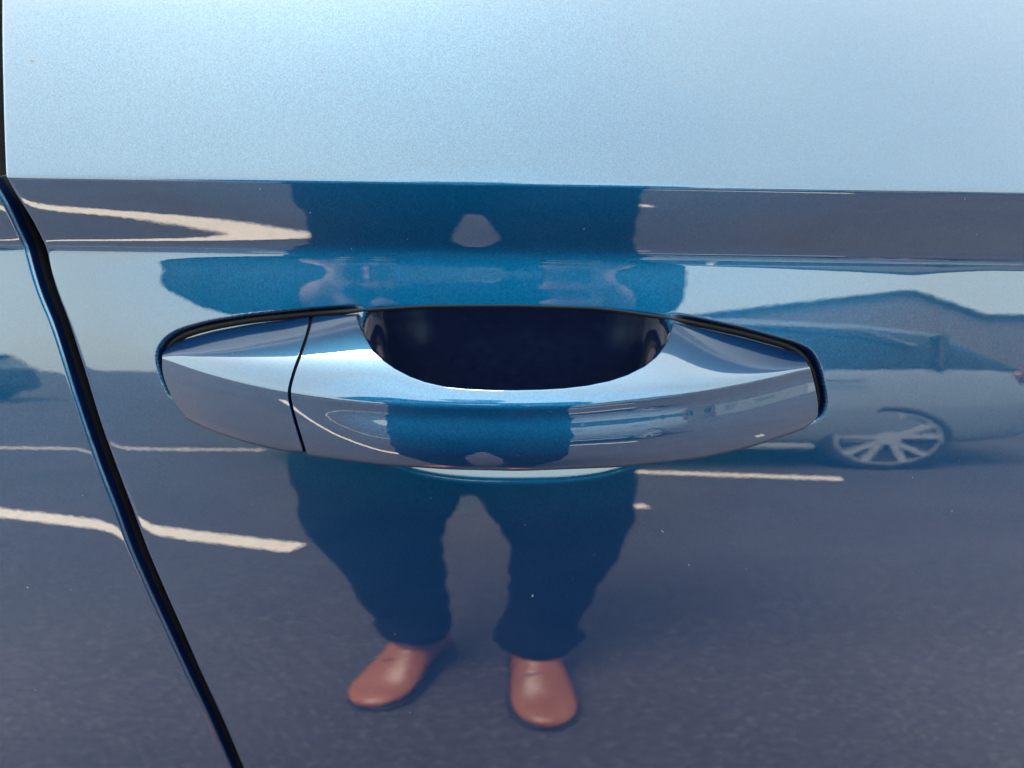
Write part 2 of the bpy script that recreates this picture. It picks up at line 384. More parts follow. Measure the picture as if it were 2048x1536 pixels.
def ref_point(px, row, h):
    """point on the view ray, h outside the plain door surface"""
    d = ray(px, row); lam = D0
    a = np.arctan2(d[2]+KS*d[0], d[1]); s = float(np.interp(-a, -PA, PR))
    y = float(np.interp(s, PR, PY)); t = float(np.interp(s, PR, PT)); lam = (y-CAM[1])/d[1]
    # surface offset by h along its normal, seen along the ray
    cosi = -(d[1]*(-math.cos(t)) + d[2]*math.sin(t))
    return lam - h/cosi, t
SOFT = gauss(np.clip((CX-600)/200, 0, 1)*np.clip((1560-CX)/200, 0, 1), 5)
LAM = np.zeros((len(CX), len(QQ))); ROW = np.zeros_like(LAM)
for i, px in enumerate(CX):
    rows = np.where(QQ <= 1, R_TOP[i]+(R_CR[i]-R_TOP[i])*QQ, R_CR[i]+(R_BT[i]-R_CR[i])*(QQ-1))
    ROW[i] = rows
    d = ray(np.full(len(rows), px), rows)
    l0, _ = ref_point(px, rows[0], H_TOP[i]); ic = len(Q1)-1
    lc, _ = ref_point(px, rows[ic], H_CR[i])
    y0, z0 = CAM[1]+l0*d[0, 1], CAM[2]+l0*d[0, 2]
    front = F_MID*MID[i] + F_END*(1-MID[i])
    lo, hi = -50., 40.
    for _ in range(40):
        mid = .5*(lo+hi)
        raw = np.concatenate([np.minimum(T_TOPF*(1-WB[i])+T_TOPB*WB[i]+mid*(1-.25*Q1), 106), front]); tt = np.radians(gauss(raw, 1.5)*(1-SOFT[i]) + gauss(raw, 2.6)*SOFT[i])
        Yc, Zc = march(rows[:ic+1], tt[:ic+1], 0, y0, z0, d[:ic+1])
        if (Yc[ic]-CAM[1])/d[ic, 1] > lc: lo = mid
        else: hi = mid
    Yc, Zc = march(rows, tt, 0, y0, z0, d)
    LAM[i] = (Yc-CAM[1])/d[:, 1]
LAM = gauss(LAM, 3.5, 0)
def handle_pt(px, q):
    """surface point for picture column px and section parameter q (arrays)"""
    px = np.asarray(px, float); q = np.asarray(q, float)
    fi = np.clip((px-CX[0])/4.0, 0, len(CX)-1.001); i = fi.astype(int); u = fi-i
    fq = np.interp(q, QQ, np.arange(len(QQ))); j = np.clip(fq.astype(int), 0, len(QQ)-2); v = fq-j
    def bl(A): return (A[i, j]*(1-u)+A[i+1, j]*u)*(1-v) + (A[i, j+1]*(1-u)+A[i+1, j+1]*u)*v
    row = bl(ROW); lam = bl(LAM)
    return CAM + lam[..., None]*ray(px, row), row
def q_of(px, row):
    rt = np.interp(px, CX, R_TOP); rc = np.interp(px, CX, R_CR); rb = np.interp(px, CX, R_BT)
    return np.where(row <= rc, (row-rt)/(rc-rt), 1+(row-rc)/(rb-rc))
SEAM = np.array([(634, 620), (665, 613), (700, 601), (740, 586), (775, 576), (790, 575), (815, 580), (850, 590), (908, 608)], float)   # row, column
def seam_x(row):
    k = np.arange(600, 960, 2.0); x = gauss(np.interp(k, SEAM[:, 0], SEAM[:, 1]), 4); return np.interp(row, k, x)
IN_CURVE = np.array([(600, 600), (704, 600), (710, 622), (713, 636), (717, 650), (723, 665), (745, 702), (768, 724), (790, 740), (820, 756), (850, 767), (890, 776), (930, 780), (980, 782.5), (1030, 783), (1080, 782), (1130, 779), (1175, 773.5), (1220, 764), (1255, 752),
                     (1290, 734), (1312, 716), (1330, 694), (1340, 674), (1346, 655), (1349, 640), (1352, 600), (1598, 600), (1600, 708), (1606, 713), (1612, 722), (1619, 737), (1625, 755), (1630, 775), (1634, 795), (1636.5, 815), (1637, 822)], float)
TIP = np.array([(324.0, 735), (326, 748), (329, 758), (334, 772), (339, 784), (345, 796), (352, 808), (360, 820), (370, 833), (390, 900)], float)
def wrap(P, tz, r, length, down, n=6):
    """roll an edge over with radius r and carry it into the door by length; P (…,3) edge points, tz tilt of the surface there"""
    out = []
    end = np.full(len(P), math.radians(-82.0)) if down else np.full(len(P), math.radians(116.0))
    y, z = P[:, 1].copy(), P[:, 2].copy(); a = tz.copy(); da = (end-tz)/n
    for k in range(n):
        am = a + da/2; ds = r*np.abs(da)
        sg = 1.0 if down else -1.0
        y = y - sg*np.sin(am)*ds; z = z - sg*np.cos(am)*ds; a = a+da
        out.append(np.stack([P[:, 0], y, z], -1))
    for f in (0.3, 0.65, 1.0):
        sg = 1.0 if down else -1.0
        out.append(np.stack([P[:, 0], y - sg*np.sin(a)*length*f, z - sg*np.cos(a)*length*f], -1))
    return out
def tilt(A, B):
    """tilt of the surface going down from A to B"""
    return np.arctan2(-(B[:, 1]-A[:, 1]), -(B[:, 2]-A[:, 2]))
def handle_piece(name, xb, shift, q0f, q1f, thick_top, thick_bot, parent):
    nq = 100
    v = np.linspace(0, 1, nq)
    qs = np.zeros((len(xb), nq)); px = np.repeat(xb[:, None], nq, 1)
    for it in range(4):
        q0 = q0f(px[:, 0]); q1 = q1f(px[:, -1])
        # rows gather near the crest
        for i in range(len(xb)):
            a, b = q0[i], q1[i]
            m_ = min(max(1, a+.004), .5*(a+b)) if a > .99 else min(1, a+.8*(b-a)); base = np.concatenate([np.linspace(a, m_, 45)[:-1], np.linspace(m_, b, nq-44)])
            qs[i] = base
        P, row = handle_pt(px, qs)
        px = xb[:, None] + shift(xb[:, None], row)
    P, row = handle_pt(px, qs)
    tt = np.clip(tilt(P[:, 0], P[:, 1]), math.radians(-20), math.radians(105)); tb = np.clip(tilt(P[:, -2], P[:, -1]), math.radians(-60), math.radians(60))
    top = wrap(P[:, 0], tt, 0.0010, thick_top(px[:, 0], row[:, 0]), False)
    bot = wrap(P[:, -1], tb, 0.0020, thick_bot(px[:, -1], row[:, -1]), True)
    rings = top[::-1] + [P[:, k] for k in range(nq)] + bot
    G = np.stack(rings, 1)                      # columns × loop
    nc, nl = G.shape[0], G.shape[1]
    V = G.reshape(-1, 3); f = []
    for i in range(nc-1):
        for j in range(nl):
            j2 = (j+1) % nl
            f.append((i*nl+j, i*nl+j2, (i+1)*nl+j2, (i+1)*nl+j))
    f.append(tuple(range(nl))); f.append(tuple(reversed([(nc-1)*nl+j for j in range(nl)])))
    o = mesh_obj(name, V, f, PAINT, parent)
    bm = bmesh.new(); bm.from_mesh(o.data); bmesh.ops.recalc_face_normals(bm, faces=bm.faces); bm.to_mesh(o.data); bm.free()
    o.data.polygons.foreach_set('use_smooth', [len(p.vertices) == 4 for p in o.data.polygons])
    return o
def h_at(px, row):
    return np.interp(px, CX, H_CR)
def top_len(px, row):
    h = np.interp(px, CX, H_CR); fr = np.clip((row-np.interp(px, CX, R_TOP))/(np.interp(px, CX, R_CR)-np.interp(px, CX, R_TOP)), 0, 1)
    full = 0.003 + h*fr*0.95
    w = np.clip((px-790)/90, 0, 1)*np.clip((1290-px)/90, 0, 1); w = w*w*(3-2*w)
    return full*(1-w) + 0.010*w
def bot_len(px, row):
    h = np.interp(px, CX, H_CR)
    full = np.maximum(h + 0.003, .004)
    w = np.clip((px-700)/140, 0, 1)*np.clip((1380-px)/140, 0, 1); w = w*w*(3-2*w)
    return full*(1-w) + 0.011*w
def seam_shift(x0, side):
    def f(xb, row):
        if side < 0: w = np.clip((xb-480)/(600-480), 0, 1)
        else: w = np.clip((700-xb)/(700-607), 0, 1)
        w = w*w*(3-2*w)
        return w*(seam_x(row)-600)
    return f
xb_cap = np.concatenate([np.arange(324.2, 372, 1.4), np.arange(372, 560, 4), np.arange(560, 597.5, 2.5), [598.6, 599.3, 599.6]])
q0cap = lambda px: np.clip(q_of(px, np.interp(px, [324, 327, 331, 336, 345, 346], [712, 704, 698, 692.5, 684, 600])), 0, 3)
q1cap = lambda px: np.minimum(q_of(px, np.interp(px, TIP[:, 0], TIP[:, 1])), 2.0)
cap = handle_piece('handle_end_cap', xb_cap, seam_shift(600, -1), q0cap, q1cap, top_len, bot_len, door)
xb_grip = np.concatenate([[606.4, 606.8, 607.6], np.arange(609, 640, 3), np.arange(640, 700, 4), np.arange(700, 760, 1.2), np.arange(760, 860, 2.5), np.arange(860, 1230, 5), np.arange(1230, 1310, 2.5), np.arange(1310, 1356, 1.0), np.arange(1356, 1590, 4), np.arange(1590, 1637, 1.0)])
q0grip = lambda px: np.clip(q_of(px, np.interp(px, IN_CURVE[:, 0], IN_CURVE[:, 1])), 0, 1.99)
q1grip = lambda px: np.minimum(q_of(px, np.interp(px, [1600, 1612, 1620, 1627, 1632, 1635, 1637], [999, 851, 846, 840.5, 835, 830, 825])), 2.0)
grip = handle_piece('handle_grip', xb_grip, seam_shift(607, 1), q0grip, q1grip, top_len, bot_len, door)
cap['label'] = 'pointed blue end cap of the handle left of the seam'
grip['label'] = 'bowed blue pull grip bridging the finger dish'

# dark filler inside the seam between cap and grip
rows_s = np.linspace(637, 902, 40); vv = []
for r in rows_s:
    for dx in (-4, -1, 3.5, 7, 10):
        px = float(seam_x(r)) + dx
        P, _ = handle_pt(np.array([px]), np.array([float(q_of(np.array([px]), np.array([r]))[0])]))
        dd = P[0]-CAM; dd /= np.linalg.norm(dd)
        vv.append(P[0] + dd*0.0022)
fill = mesh_obj('handle_seam', vv, grid_faces(len(rows_s), 5), RUBBER, door); fix_normals(fill, (0, -3, 1))

# rubber gasket bead round the handle and along the lip of the dish
def offset_pt(px, row, h):
    lam, t = ref_point(px, row, h); return CAM + lam*ray(px, row)
gk = [(331, 752), (321, 722), (324, 694), (338, 674), (365, 662), (420, 647), (500, 633), (620, 621), (712, 615), (850, 611), (1030, 610), (1200, 615), (1345, 631), (1480, 658), (1590, 688), (1618, 706), (1632, 738), (1641, 780), (1645, 812), (1641, 830), (1628, 842), (1600, 852),
      (1500, 880), (1390, 898), (1250, 905), (1040, 905), (760, 900), (608, 890), (500, 868), (420, 842), (372, 818), (345, 786)]
gk = np.array(gk, float); gk[:, 1] += np.where((gk[:, 1] < 760) & ((gk[:, 0] < 720) | (gk[:, 0] > 1340)), 6, np.where((gk[:, 1] < 760), 1.0, 0)); gk[:, 0] += np.where(gk[:, 0] < 335, 2.5, 0) - np.where(gk[:, 0] > 1610, 4, 0); ang = np.concatenate([gk, gk[:1]]); L = np.concatenate([[0], np.cumsum(np.linalg.norm(np.diff(ang, axis=0), axis=1))])
u = np.linspace(0, L[-1], 401)[:-1]
gp = np.stack([np.interp(u, L, ang[:, 0]), np.interp(u, L, ang[:, 1])], -1)
for _ in range(30): gp = .5*gp + .25*np.roll(gp, 1, 0) + .25*np.roll(gp, -1, 0)
pts = []; wl_ = []
for x, r in gp:
    w = float(smooth01((x-640)/100)*smooth01((1425-x)/100)) if r < 700 else 0.0
    wl_.append(w); pts.append(offset_pt(x, r, -0.0040*(1-w) - 0.0009*w))
pts = np.array(pts); tang = np.roll(pts, -1, 0)-np.roll(pts, 1, 0); tang /= np.linalg.norm(tang, axis=1)[:, None]
nrm = -IN_DIR; V = []
for p, t, w in zip(pts, tang, wl_):
    b = np.cross(t, nrm); b /= np.linalg.norm(b)
    for a in np.linspace(0, 2*math.pi, 13)[:-1]: V.append(p + b*(0.0014*(1-w)+.0009*w)*math.cos(a) + nrm*(.0012*(1-w)+.0010*w)*math.sin(a))
f = []
for i in range(400):
    for j in range(12): f.append((i*12+j, i*12+(j+1) % 12, ((i+1) % 400)*12+(j+1) % 12, ((i+1) % 400)*12+j))
gasket = mesh_obj('handle_gasket', V, f, RUBBER, door)
bm = bmesh.new(); bm.from_mesh(gasket.data); bmesh.ops.recalc_face_normals(bm, faces=bm.faces); bm.to_mesh(gasket.data); bm.free()

# stone chip on the grip and loose dust on the paint
CHIP = simple('bare_chip', (0.115, 0.125, 0.125), 0.6)
DUST = simple('pale_dust', (0.10, 0.105, 0.11), 0.8)
def on_handle(px, row):
    P, _ = handle_pt(np.array([px]), q_of(np.array([px]), np.array([row]))); d = CAM-P[0]; return P[0] + d/np.linalg.norm(d)*0.00012
outl = [(1509, 872), (1513, 870), (1519, 870), (1522, 867.5), (1527, 869), (1530, 870.5), (1526, 872.5), (1521, 873), (1516, 875), (1512, 873.5)]
pv = [on_handle(*p) for p in outl]; pc = np.mean(pv, 0) + np.array([0, -.0001, 0])
chip = mesh_obj('paint_chip', pv + [pc], [(i, (i+1) % len(pv), len(pv)) for i in range(len(pv))], CHIP, door)
chip['label'] = 'small pale paint chip low on the grip'
rnd = random.Random(7); V, f = [], []
def speck(p, r, stretch=1.0, ang=0.0):
    o = len(V); u = np.array([math.cos(ang), 0, math.sin(ang)]); v = np.array([-math.sin(ang), 0, math.cos(ang)]); n = -IN_DIR
    for a in (u*r*stretch, v*r, -u*r*stretch, -v*r, n*r*.6): V.append(p + a*rnd.uniform(.8, 1.2))
    for i in range(4): f.append((o+i, o+(i+1) % 4, o+4))
spots = [(1065, 1192, 2.6, 1.6, 1.5), (1325, 1063, 1.3, 7, -.9), (1378, 1130, 2.0, 1, 0), (520, 378, 1.8, 1, 0), (620, 425, 1.5, 1, 0), (70, 1380, 1.8, 1, 0), (55, 1175, 2.2, 1.8, 0), (1904, 1022, 1.6, 1, 0), (1825, 955, 1.6, 1, 0), (1492, 1138, 1.3, 1, 0), (1050, 1050, 1.5, 1, 0), (790, 1268, 1.4, 1, 0), (65, 122, 3.0, 2.2, -.6), (1930, 398, 1.6, 1, 0), (815, 478, 1.3, 1, 0), (1168, 458, 1.3, 1, 0), (295, 1083, 1.6, 1, 0), (703, 498, 1.3, 1, 0)]
spots += [(rnd.uniform(20, 2030), rnd.uniform(380, 1520), rnd.choice((.7, .8, 1.0, 1.2)), 1, 0) for _ in range(34)]
for x, r, s, st, an in spots:
    if 300 < x < 1660 and 600 < r < 965: continue
    s0, P = hit(np.array(float(x)), np.array(float(r)))
    speck(P, s*0.00016, st, an)
for _ in range(34):
    x = rnd.uniform(340, 1600); rt, rb = np.interp(x, CX, R_TOP), np.interp(x, CX, R_BT); r = rnd.uniform(rt+6, rb-4)
    if r < np.interp(x, IN_CURVE[:, 0], IN_CURVE[:, 1])+4: continue
    speck(on_handle(x, r), rnd.choice((.6, .7, .9, 1.2))*0.00013)
dust = mesh_obj('dust', V, f, DUST, None, False)
tag(dust, 'scattered pale dust specks on the blue paint', 'dust', kind='stuff')
# ------------------------------------------------------------------ ground and painted lines
g = mesh_obj('asphalt_ground', [(-250, -250, 0), (250, -250, 0), (250, 250, 0), (-250, 250, 0)], [(0, 1, 2, 3)], ASPHALT, smooth=False)
tag(g, 'grey asphalt car park ground', 'ground', kind='structure')
def line(name, a, b, w, label, seed=1):
    rnd = random.Random(seed); a, b = Vector((*a, 0)), Vector((*b, 0)); d = (b-a); n = max(6, int(d.length/0.03)); d.normalize(); s = Vector((-d.y, d.x, 0))
    v = []
    for i in range(n+1):
        p = a.lerp(b, i/n)
        for k in (-1, 1): 
            q = p + s*k*(w/2 + rnd.uniform(-.003, .003)) + (d*rnd.uniform(-.01, .01) if i in (0, n) else Vector())
            v.append((q.x, q.y, .004))
    o = mesh_obj(name, v, grid_faces(n+1, 2), LINE, smooth=False); fix_normals(o, (0, 0, 5))
    tag(o, label, 'painted line', 'parking bay lines painted on the asphalt', 'structure'); return o
line('painted_line', (-2.6, -2.45), (-0.56, -1.57), 0.10, 'long cream bay line left of the shoes', 1)
line('painted_line', (0.35, -3.14), (1.42, -2.90), 0.11, 'cream bay line in front of the silver car', 2)
line('painted_line', (0.20, -2.24), (0.47, -2.21), 0.07, 'short cream line remnant right of the legs', 3)
line('painted_line', (-3.9, -3.95), (-1.36, -3.92), 0.07, 'far cream bay line left of the legs', 4)
# ------------------------------------------------------------------ lofts used for the figure and the vehicles
def ring_loft(rings, n=20, caps=True):
    """rings: (centre, axis_u, axis_v) — verts and faces of a closed tube"""
    V, f = [], []
    for c, u, v in rings:
        c, u, v = Vector(c), Vector(u), Vector(v)
        for k in range(n):
            a = 2*math.pi*k/n; V.append(c + u*math.cos(a) + v*math.sin(a))
    m = len(rings)
    for i in range(m-1):
        for k in range(n): f.append((i*n+k, i*n+(k+1) % n, (i+1)*n+(k+1) % n, (i+1)*n+k))
    if caps: f.append(tuple(reversed(range(n)))); f.append(tuple((m-1)*n+k for k in range(n)))
    return V, f
def limb(points, n=16):
    """points: (centre, radius) or (centre, rx, ry); rounded ends"""
    P = [Vector(p[0]) for p in points]; rings = []
    for i, p in enumerate(points):
        d = (P[min(i+1, len(P)-1)] - P[max(i-1, 0)]).normalized()
        u = Vector((1, 0, 0)) - d*d.x
        if u.length < .2: u = Vector((0, 1, 0)) - d*d.y
        u.normalize(); v = d.cross(u)
        rx = p[1]; ry = p[2] if len(p) > 2 else rx
        if i == 0:
            for s in (.95, .6): rings.append((P[0]-d*min(rx, ry)*s, u*rx*math.sqrt(1-s*s), v*ry*math.sqrt(1-s*s)))
        rings.append((P[i], u*rx, v*ry))
        if i == len(points)-1:
            for s in (.6, .95): rings.append((P[i]+d*min(rx, ry)*s, u*rx*math.sqrt(1-s*s), v*ry*math.sqrt(1-s*s)))
    return ring_loft(rings, n)
def ball(c, r, n=14):
    rx, ry, rz = r; rings = []
    for i in range(1, n):
        a = math.pi*i/n; rings.append(((c[0], c[1], c[2]-rz*math.cos(a)), (rx*math.sin(a), 0, 0), (0, ry*math.sin(a), 0)))
    return ring_loft(rings, 18)
def fused(name, pieces, mat, parent, voxel, smooth=4, folds=None):
    V, f = [], []
    for v, fc in pieces:
        o = len(V); V += v; f += [tuple(i+o for i in q) for q in fc]
    ob = mesh_obj(name, V, f, mat, parent)
    bm = bmesh.new(); bm.from_mesh(ob.data); bmesh.ops.recalc_face_normals(bm, faces=bm.faces); bm.to_mesh(ob.data); bm.free()
    m = ob.modifiers.new('fuse', 'REMESH'); m.mode = 'VOXEL'; m.voxel_size = voxel; m.use_smooth_shade = True
    m = ob.modifiers.new('relax', 'SMOOTH'); m.iterations = smooth; m.factor = .5
    if folds:
        t = bpy.data.textures.new(name+'_folds', 'CLOUDS'); t.noise_scale = folds[0]
        m = ob.modifiers.new('folds', 'DISPLACE'); m.texture = t; m.strength = folds[1]; m.texture_coords = 'GLOBAL'
    return ob

SKIN = simple('skin', (0.27, 0.14, 0.105), 0.5, noise=(30, .06))
HAIR = simple('dark_hair', (0.035, 0.024, 0.018), 0.5, noise=(80, .3))
DENIM = simple('dark_denim', (0.006, 0.010, 0.026), 0.9, noise=(60, .25), bump=(1200, .4, .001), spec=.2)
SHIRT = simple('navy_jacket', (0.005, 0.006, 0.010), 0.85, noise=(25, .2), spec=.2)
LEATHER = simple('brown_shoe_leather', (0.33, 0.098, 0.032), 0.34, noise=(14, .14), bump=(90, .3, .002))
SOLE = simple('dark_shoe_sole', (0.02, 0.016, 0.014), 0.7)
PHONE = simple('dark_phone_glass', (0.008, 0.009, 0.012), 0.12)

person = empty('person', (-0.06, -0.72, 0))
tag(person, 'person in navy top, dark jeans and brown shoes holding a phone, mirrored in the door', 'person')
def world_child(o):                                  # keep world coordinates under the empty
    o.matrix_parent_inverse = person.matrix_world.inverted() if False else Matrix.Translation((0.06, 0.72, 0)); return o
# jeans
jeans = [limb([((-.056, -.72, .98), .215, .155), ((-.056, -.72, .88), .235, .165), ((-.056, -.725, .82), .238, .165), ((-.056, -.725, .78), .232, .12)], 24),
         limb([((-.150, -.72, .80), .128, .14), ((-.172, -.72, .66), .116, .12), ((-.188, -.715, .56), .105, .105), ((-.180, -.715, .46), .082, .085), ((-.168, -.735, .34), .072, .078), ((-.156, -.75, .22), .062, .072), ((-.155, -.755, .20), .066, .078), ((-.156, -.755, .185), .068, .082)]),
         limb([((.040, -.72, .80), .128, .14), ((.060, -.72, .66), .112, .12), ((.070, -.705, .56), .097, .10), ((.072, -.70, .46), .074, .082), ((.062, -.72, .34), .066, .074), ((.046, -.735, .22), .060, .070), ((.042, -.74, .175), .066, .078), ((.042, -.74, .155), .070, .084)])]
jeans.append(limb([((-.056, -.72, .72), .07, .09), ((-.056, -.72, .66), .034, .07), ((-.057, -.72, .625), .010, .05)]))
world_child(fused('jeans', jeans, DENIM, person, .011, 3, (.085, .028)))['label'] = 'dark blue jeans with rolled looking hems'
# jacket
LE, RE = (-.375, -.66, 1.10), (.160, -.63, 1.10)
top = [limb([((-.056, -.72, .93), .225, .16), ((-.056, -.715, 1.02), .235, .165), ((-.056, -.715, 1.15), .225, .155), ((-.056, -.72, 1.30), .215, .14), ((-.056, -.72, 1.40), .16, .11), ((-.056, -.715, 1.45), .075, .07)], 24),
       limb([((-.235, -.72, 1.39), .068), ((-.33, -.70, 1.26), .064), (LE, .056), ((-.275, -.50, 1.055), .052), ((-.165, -.352, 1.005), .040)]),
       limb([((.125, -.72, 1.39), .068), ((.17, -.69, 1.26), .062), (RE, .054), ((.135, -.50, 1.05), .050), ((.092, -.355, 1.0), .039)])]
world_child(fused('jacket', top, SHIRT, person, .011, 3, (.08, .016)))['label'] = 'navy long sleeved top'
# phone frame of reference: u right, v up, w towards the car
PC = Vector(CAM) + Vector(RT)*-.030 + Vector(UP)*-.014
U, V_, W_ = Vector(RT), Vector(UP), Vector(FW)
def ph(u, v, w): return PC + U*u + V_*v + W_*w
HL, HH = .078, .0375
def hand(s):
    e = s*HL; out = []
    wrist = Vector((-.165, -.352, 1.005)) if s < 0 else Vector((.092, -.355, 1.0))
    out.append(limb([(wrist, .028), (wrist.lerp(ph(e+s*.006, -.012, -.030), .55), .030, .026), (ph(e+s*.006, -.004, -.026), .034, .022), (ph(e+s*.008, .010, -.018), .030, .018)]))
    for k, v in enumerate((-.030, -.011, .008, .026)):
        ln = (.80, .95, 1.0, .92)[k]
        out.append(limb([(ph(e+s*.010, v*.8, -.022), .0095), (ph(e+s*.0135, v, -.004), .009), (ph(e+s*.007, v, .0085), .0085), (ph(e-s*.012*ln, v, .0075), .0078), (ph(e-s*.022*ln, v, .0060), .0068)], 10))
    out.append(limb([(ph(e+s*.012, -.026, -.034), .012), (ph(e-s*.004, -.016, -.034), .0105), (ph(e-s*.026, -.004, -.027), .009), (ph(e-s*.036, .003, -.024), .0075)], 10))
    return out
# body: one skin surface, mostly under the clothes
head_c = (-.056, -.655, 1.615)
body = [ball(head_c, (.076, .095, .115)), ball((-.056, -.628, 1.555), (.055, .065, .058)), limb([((-.056, -.70, 1.40), .06), ((-.056, -.675, 1.53), .055)]),
        limb([((-.056, -.562, 1.625), .011), ((-.056, -.548, 1.590), .016)], 10), limb([((-.056, -.572, 1.548), .022, .010), ((-.056, -.570, 1.540), .024, .010)], 10),
        ball((-.134, -.665, 1.61), (.012, .022, .033)), ball((.022, -.665, 1.61), (.012, .022, .033)),
        limb([((-.056, -.72, .85), .20, .13), ((-.056, -.72, 1.15), .17, .11), ((-.056, -.72, 1.34), .11, .07)], 20)]
for s, sh, el in ((-1, (-.235, -.72, 1.39), LE), (1, (.125, -.72, 1.39), RE)):
    wr = (-.165, -.352, 1.005) if s < 0 else (.092, -.355, 1.0)
    body += [limb([(sh, .032), (el, .036), (wr, .026)])] + hand(s)
for x, kx, ax in ((-.15, -.18, -.156), (.04, .07, .042)):
    body.append(limb([((x, -.72, .85), .09), ((kx, -.71, .5), .055), ((ax, -.755, .10), .042)]))
world_child(fused('body', body, SKIN, person, .0055, 2))
world_child(fused('hair', [ball((-.056, -.672, 1.645), (.084, .098, .098)), ball((-.056, -.70, 1.60), (.080, .075, .09))], HAIR, person, .008, 2))
for x in (-.084, -.028):
    v, f = ball((x, -.578, 1.622), (.012, .010, .008)); world_child(mesh_obj('eye', v, f, simple('eye_white', (.7, .7, .68), .2), person))
# shoes
def shoe(heel, toe, label):
    heel, toe = Vector((*heel, 0)), Vector((*toe, 0)); d = (toe-heel); L = d.length; d.normalize(); s = Vector((-d.y, d.x, 0)); up = Vector((0, 0, 1))
    prof = [(0.0, .020, .050, .022), (.04, .032, .12, .026), (.15, .038, .150, .030), (.30, .040, .160, .030), (.45, .043, .128, .030), (.60, .050, .084, .028), (.75, .053, .055, .027), (.87, .047, .047, .026), (.95, .034, .040, .024), (1.0, .014, .032, .022)]
    rings, srings = [], []
    for t, w, h, z0 in prof:
        c = heel + d*L*t; z0 = .016
        rings.append((c+up*(z0+(h-z0)/2), s*w, up*(h-z0)/2)); srings.append((c+up*.009, s*(w+.0045), up*.009))
    v, f = ring_loft(rings, 20)
    o = mesh_obj('shoe', v, f, LEATHER, person); m = o.modifiers.new('round', 'SUBSURF'); m.levels = m.render_levels = 2
    world_child(o)['label'] = label
    v, f = ring_loft(srings, 16); so = mesh_obj('sole', v, f, SOLE, o)
    for t_, w_, h_ in ((.56, .0475, .092), (.13, .0365, .143)):
        c = heel + d*L*t_
        v, f = limb([(c + d*.012*math.cos(a) + s*w_*1.01*math.cos(a*1.0)*1.0 + up*(.02+(h_-.018)*math.sin(a)), .0022) for a in np.linspace(0.02, math.pi-.02, 15)], 6)
        mesh_obj('seam', v, f, SOLE, o)
shoe((-.128, -.845), (-.232, -.578), 'plain brown leather shoe on the left, toe turned outwards')
shoe((.030, -.815), (.054, -.512), 'plain brown leather shoe on the right, nearest the car')
# phone
bm = bmesh.new(); bmesh.ops.create_cube(bm, size=1.0)
for v in bm.verts: v.co = Vector((v.co.x*2*HL, v.co.y*2*HH, v.co.z*.008))
bmesh.ops.bevel(bm, geom=[e for e in bm.edges if abs(e.verts[0].co.z-e.verts[1].co.z) > .004], offset=.010, segments=5, affect='EDGES', profile=.5)
phone = bm_obj('smartphone', bm, PHONE); phone.matrix_world = Matrix.Translation(PC - W_*.0095) @ Matrix(((U.x, V_.x, -W_.x), (U.y, V_.y, -W_.y), (U.z, V_.z, -W_.z))).to_4x4()
tag(phone, 'dark smartphone held level in both hands in front of the navy top', 'phone')
lens = mesh_obj('camera_lens', *ring_loft([((.030, .014, -.0042), (.006, 0, 0), (0, .006, 0)), ((.030, .014, -.0062), (.006, 0, 0), (0, .006, 0))], 24), RUBBER, phone)

# ------------------------------------------------------------------ parked cars mirrored in the door
TYRE = simple('tyre_rubber', (0.02, 0.02, 0.021), 0.8)
RIM = simple('alloy_rim', (0.60, 0.60, 0.62), 0.35, metal=.6)
LENS_R = simple('red_tail_lens', (0.12, 0.012, 0.02), 0.15); LENS_W = simple('clear_head_lens', (0.75, 0.76, 0.78), 0.1)
CHROME = simple('pale_window_trim', (0.36, 0.36, 0.37), 0.4, metal=.5)
def wheel(parent, x, y, side, r=.31):
    def ringx(rr, yy): return ((x, yy, r), (rr, 0, 0), (0, 0, rr))
    v, f = ring_loft([ringx(r-.055, y-side*.20), ringx(r-.01, y-side*.19), ringx(r, y-side*.15), ringx(r, y-side*.04), ringx(r-.012, y-side*.005), ringx(r-.06, y), ringx(r-.07, y-side*.04)], 40)
    w = mesh_obj('wheel', v, f, TYRE, parent)
    bm = bmesh.new()
    ri = r-.062
    for k in range(5):
        for dd in (-.16, .16):
            a = 2*math.pi*k/5 + math.pi/2 + dd*.6; b = 2*math.pi*k/5 + math.pi/2 + dd*1.5
            p0 = Vector((x+.05*math.cos(a), y-side*.012, r+.05*math.sin(a))); p1 = Vector((x+ri*math.cos(b), y-side*.006, r+ri*math.sin(b)))
            d = (p1-p0).normalized(); n = Vector((-d.z, 0, d.x))
            q = [bm.verts.new(p0+n*.017), bm.verts.new(p0-n*.017), bm.verts.new(p1-n*.020), bm.verts.new(p1+n*.020)]
            q2 = [bm.verts.new(c.co+Vector((0, -side*.03, 0))) for c in q]
            bm.faces.new(q); bm.faces.new(q2[::-1])
            for i in range(4): bm.faces.new((q[i], q[(i+1) % 4], q2[(i+1) % 4], q2[i]))
    n = 40
    for r0, r1, yo in ((ri-.012, ri+.006, .002), (0, .062, .004)):
        a = [bm.verts.new((x+r0*math.cos(2*math.pi*k/n), y-side*yo, r+r0*math.sin(2*math.pi*k/n))) for k in range(n)] if r0 else None
        b = [bm.verts.new((x+r1*math.cos(2*math.pi*k/n), y-side*yo, r+r1*math.sin(2*math.pi*k/n))) for k in range(n)]
        if a:
            for k in range(n): bm.faces.new((a[k], a[(k+1) % n], b[(k+1) % n], b[k]))
        else: bm.faces.new(b)
    bm_obj('rim', bm, RIM, w, False)
    return w
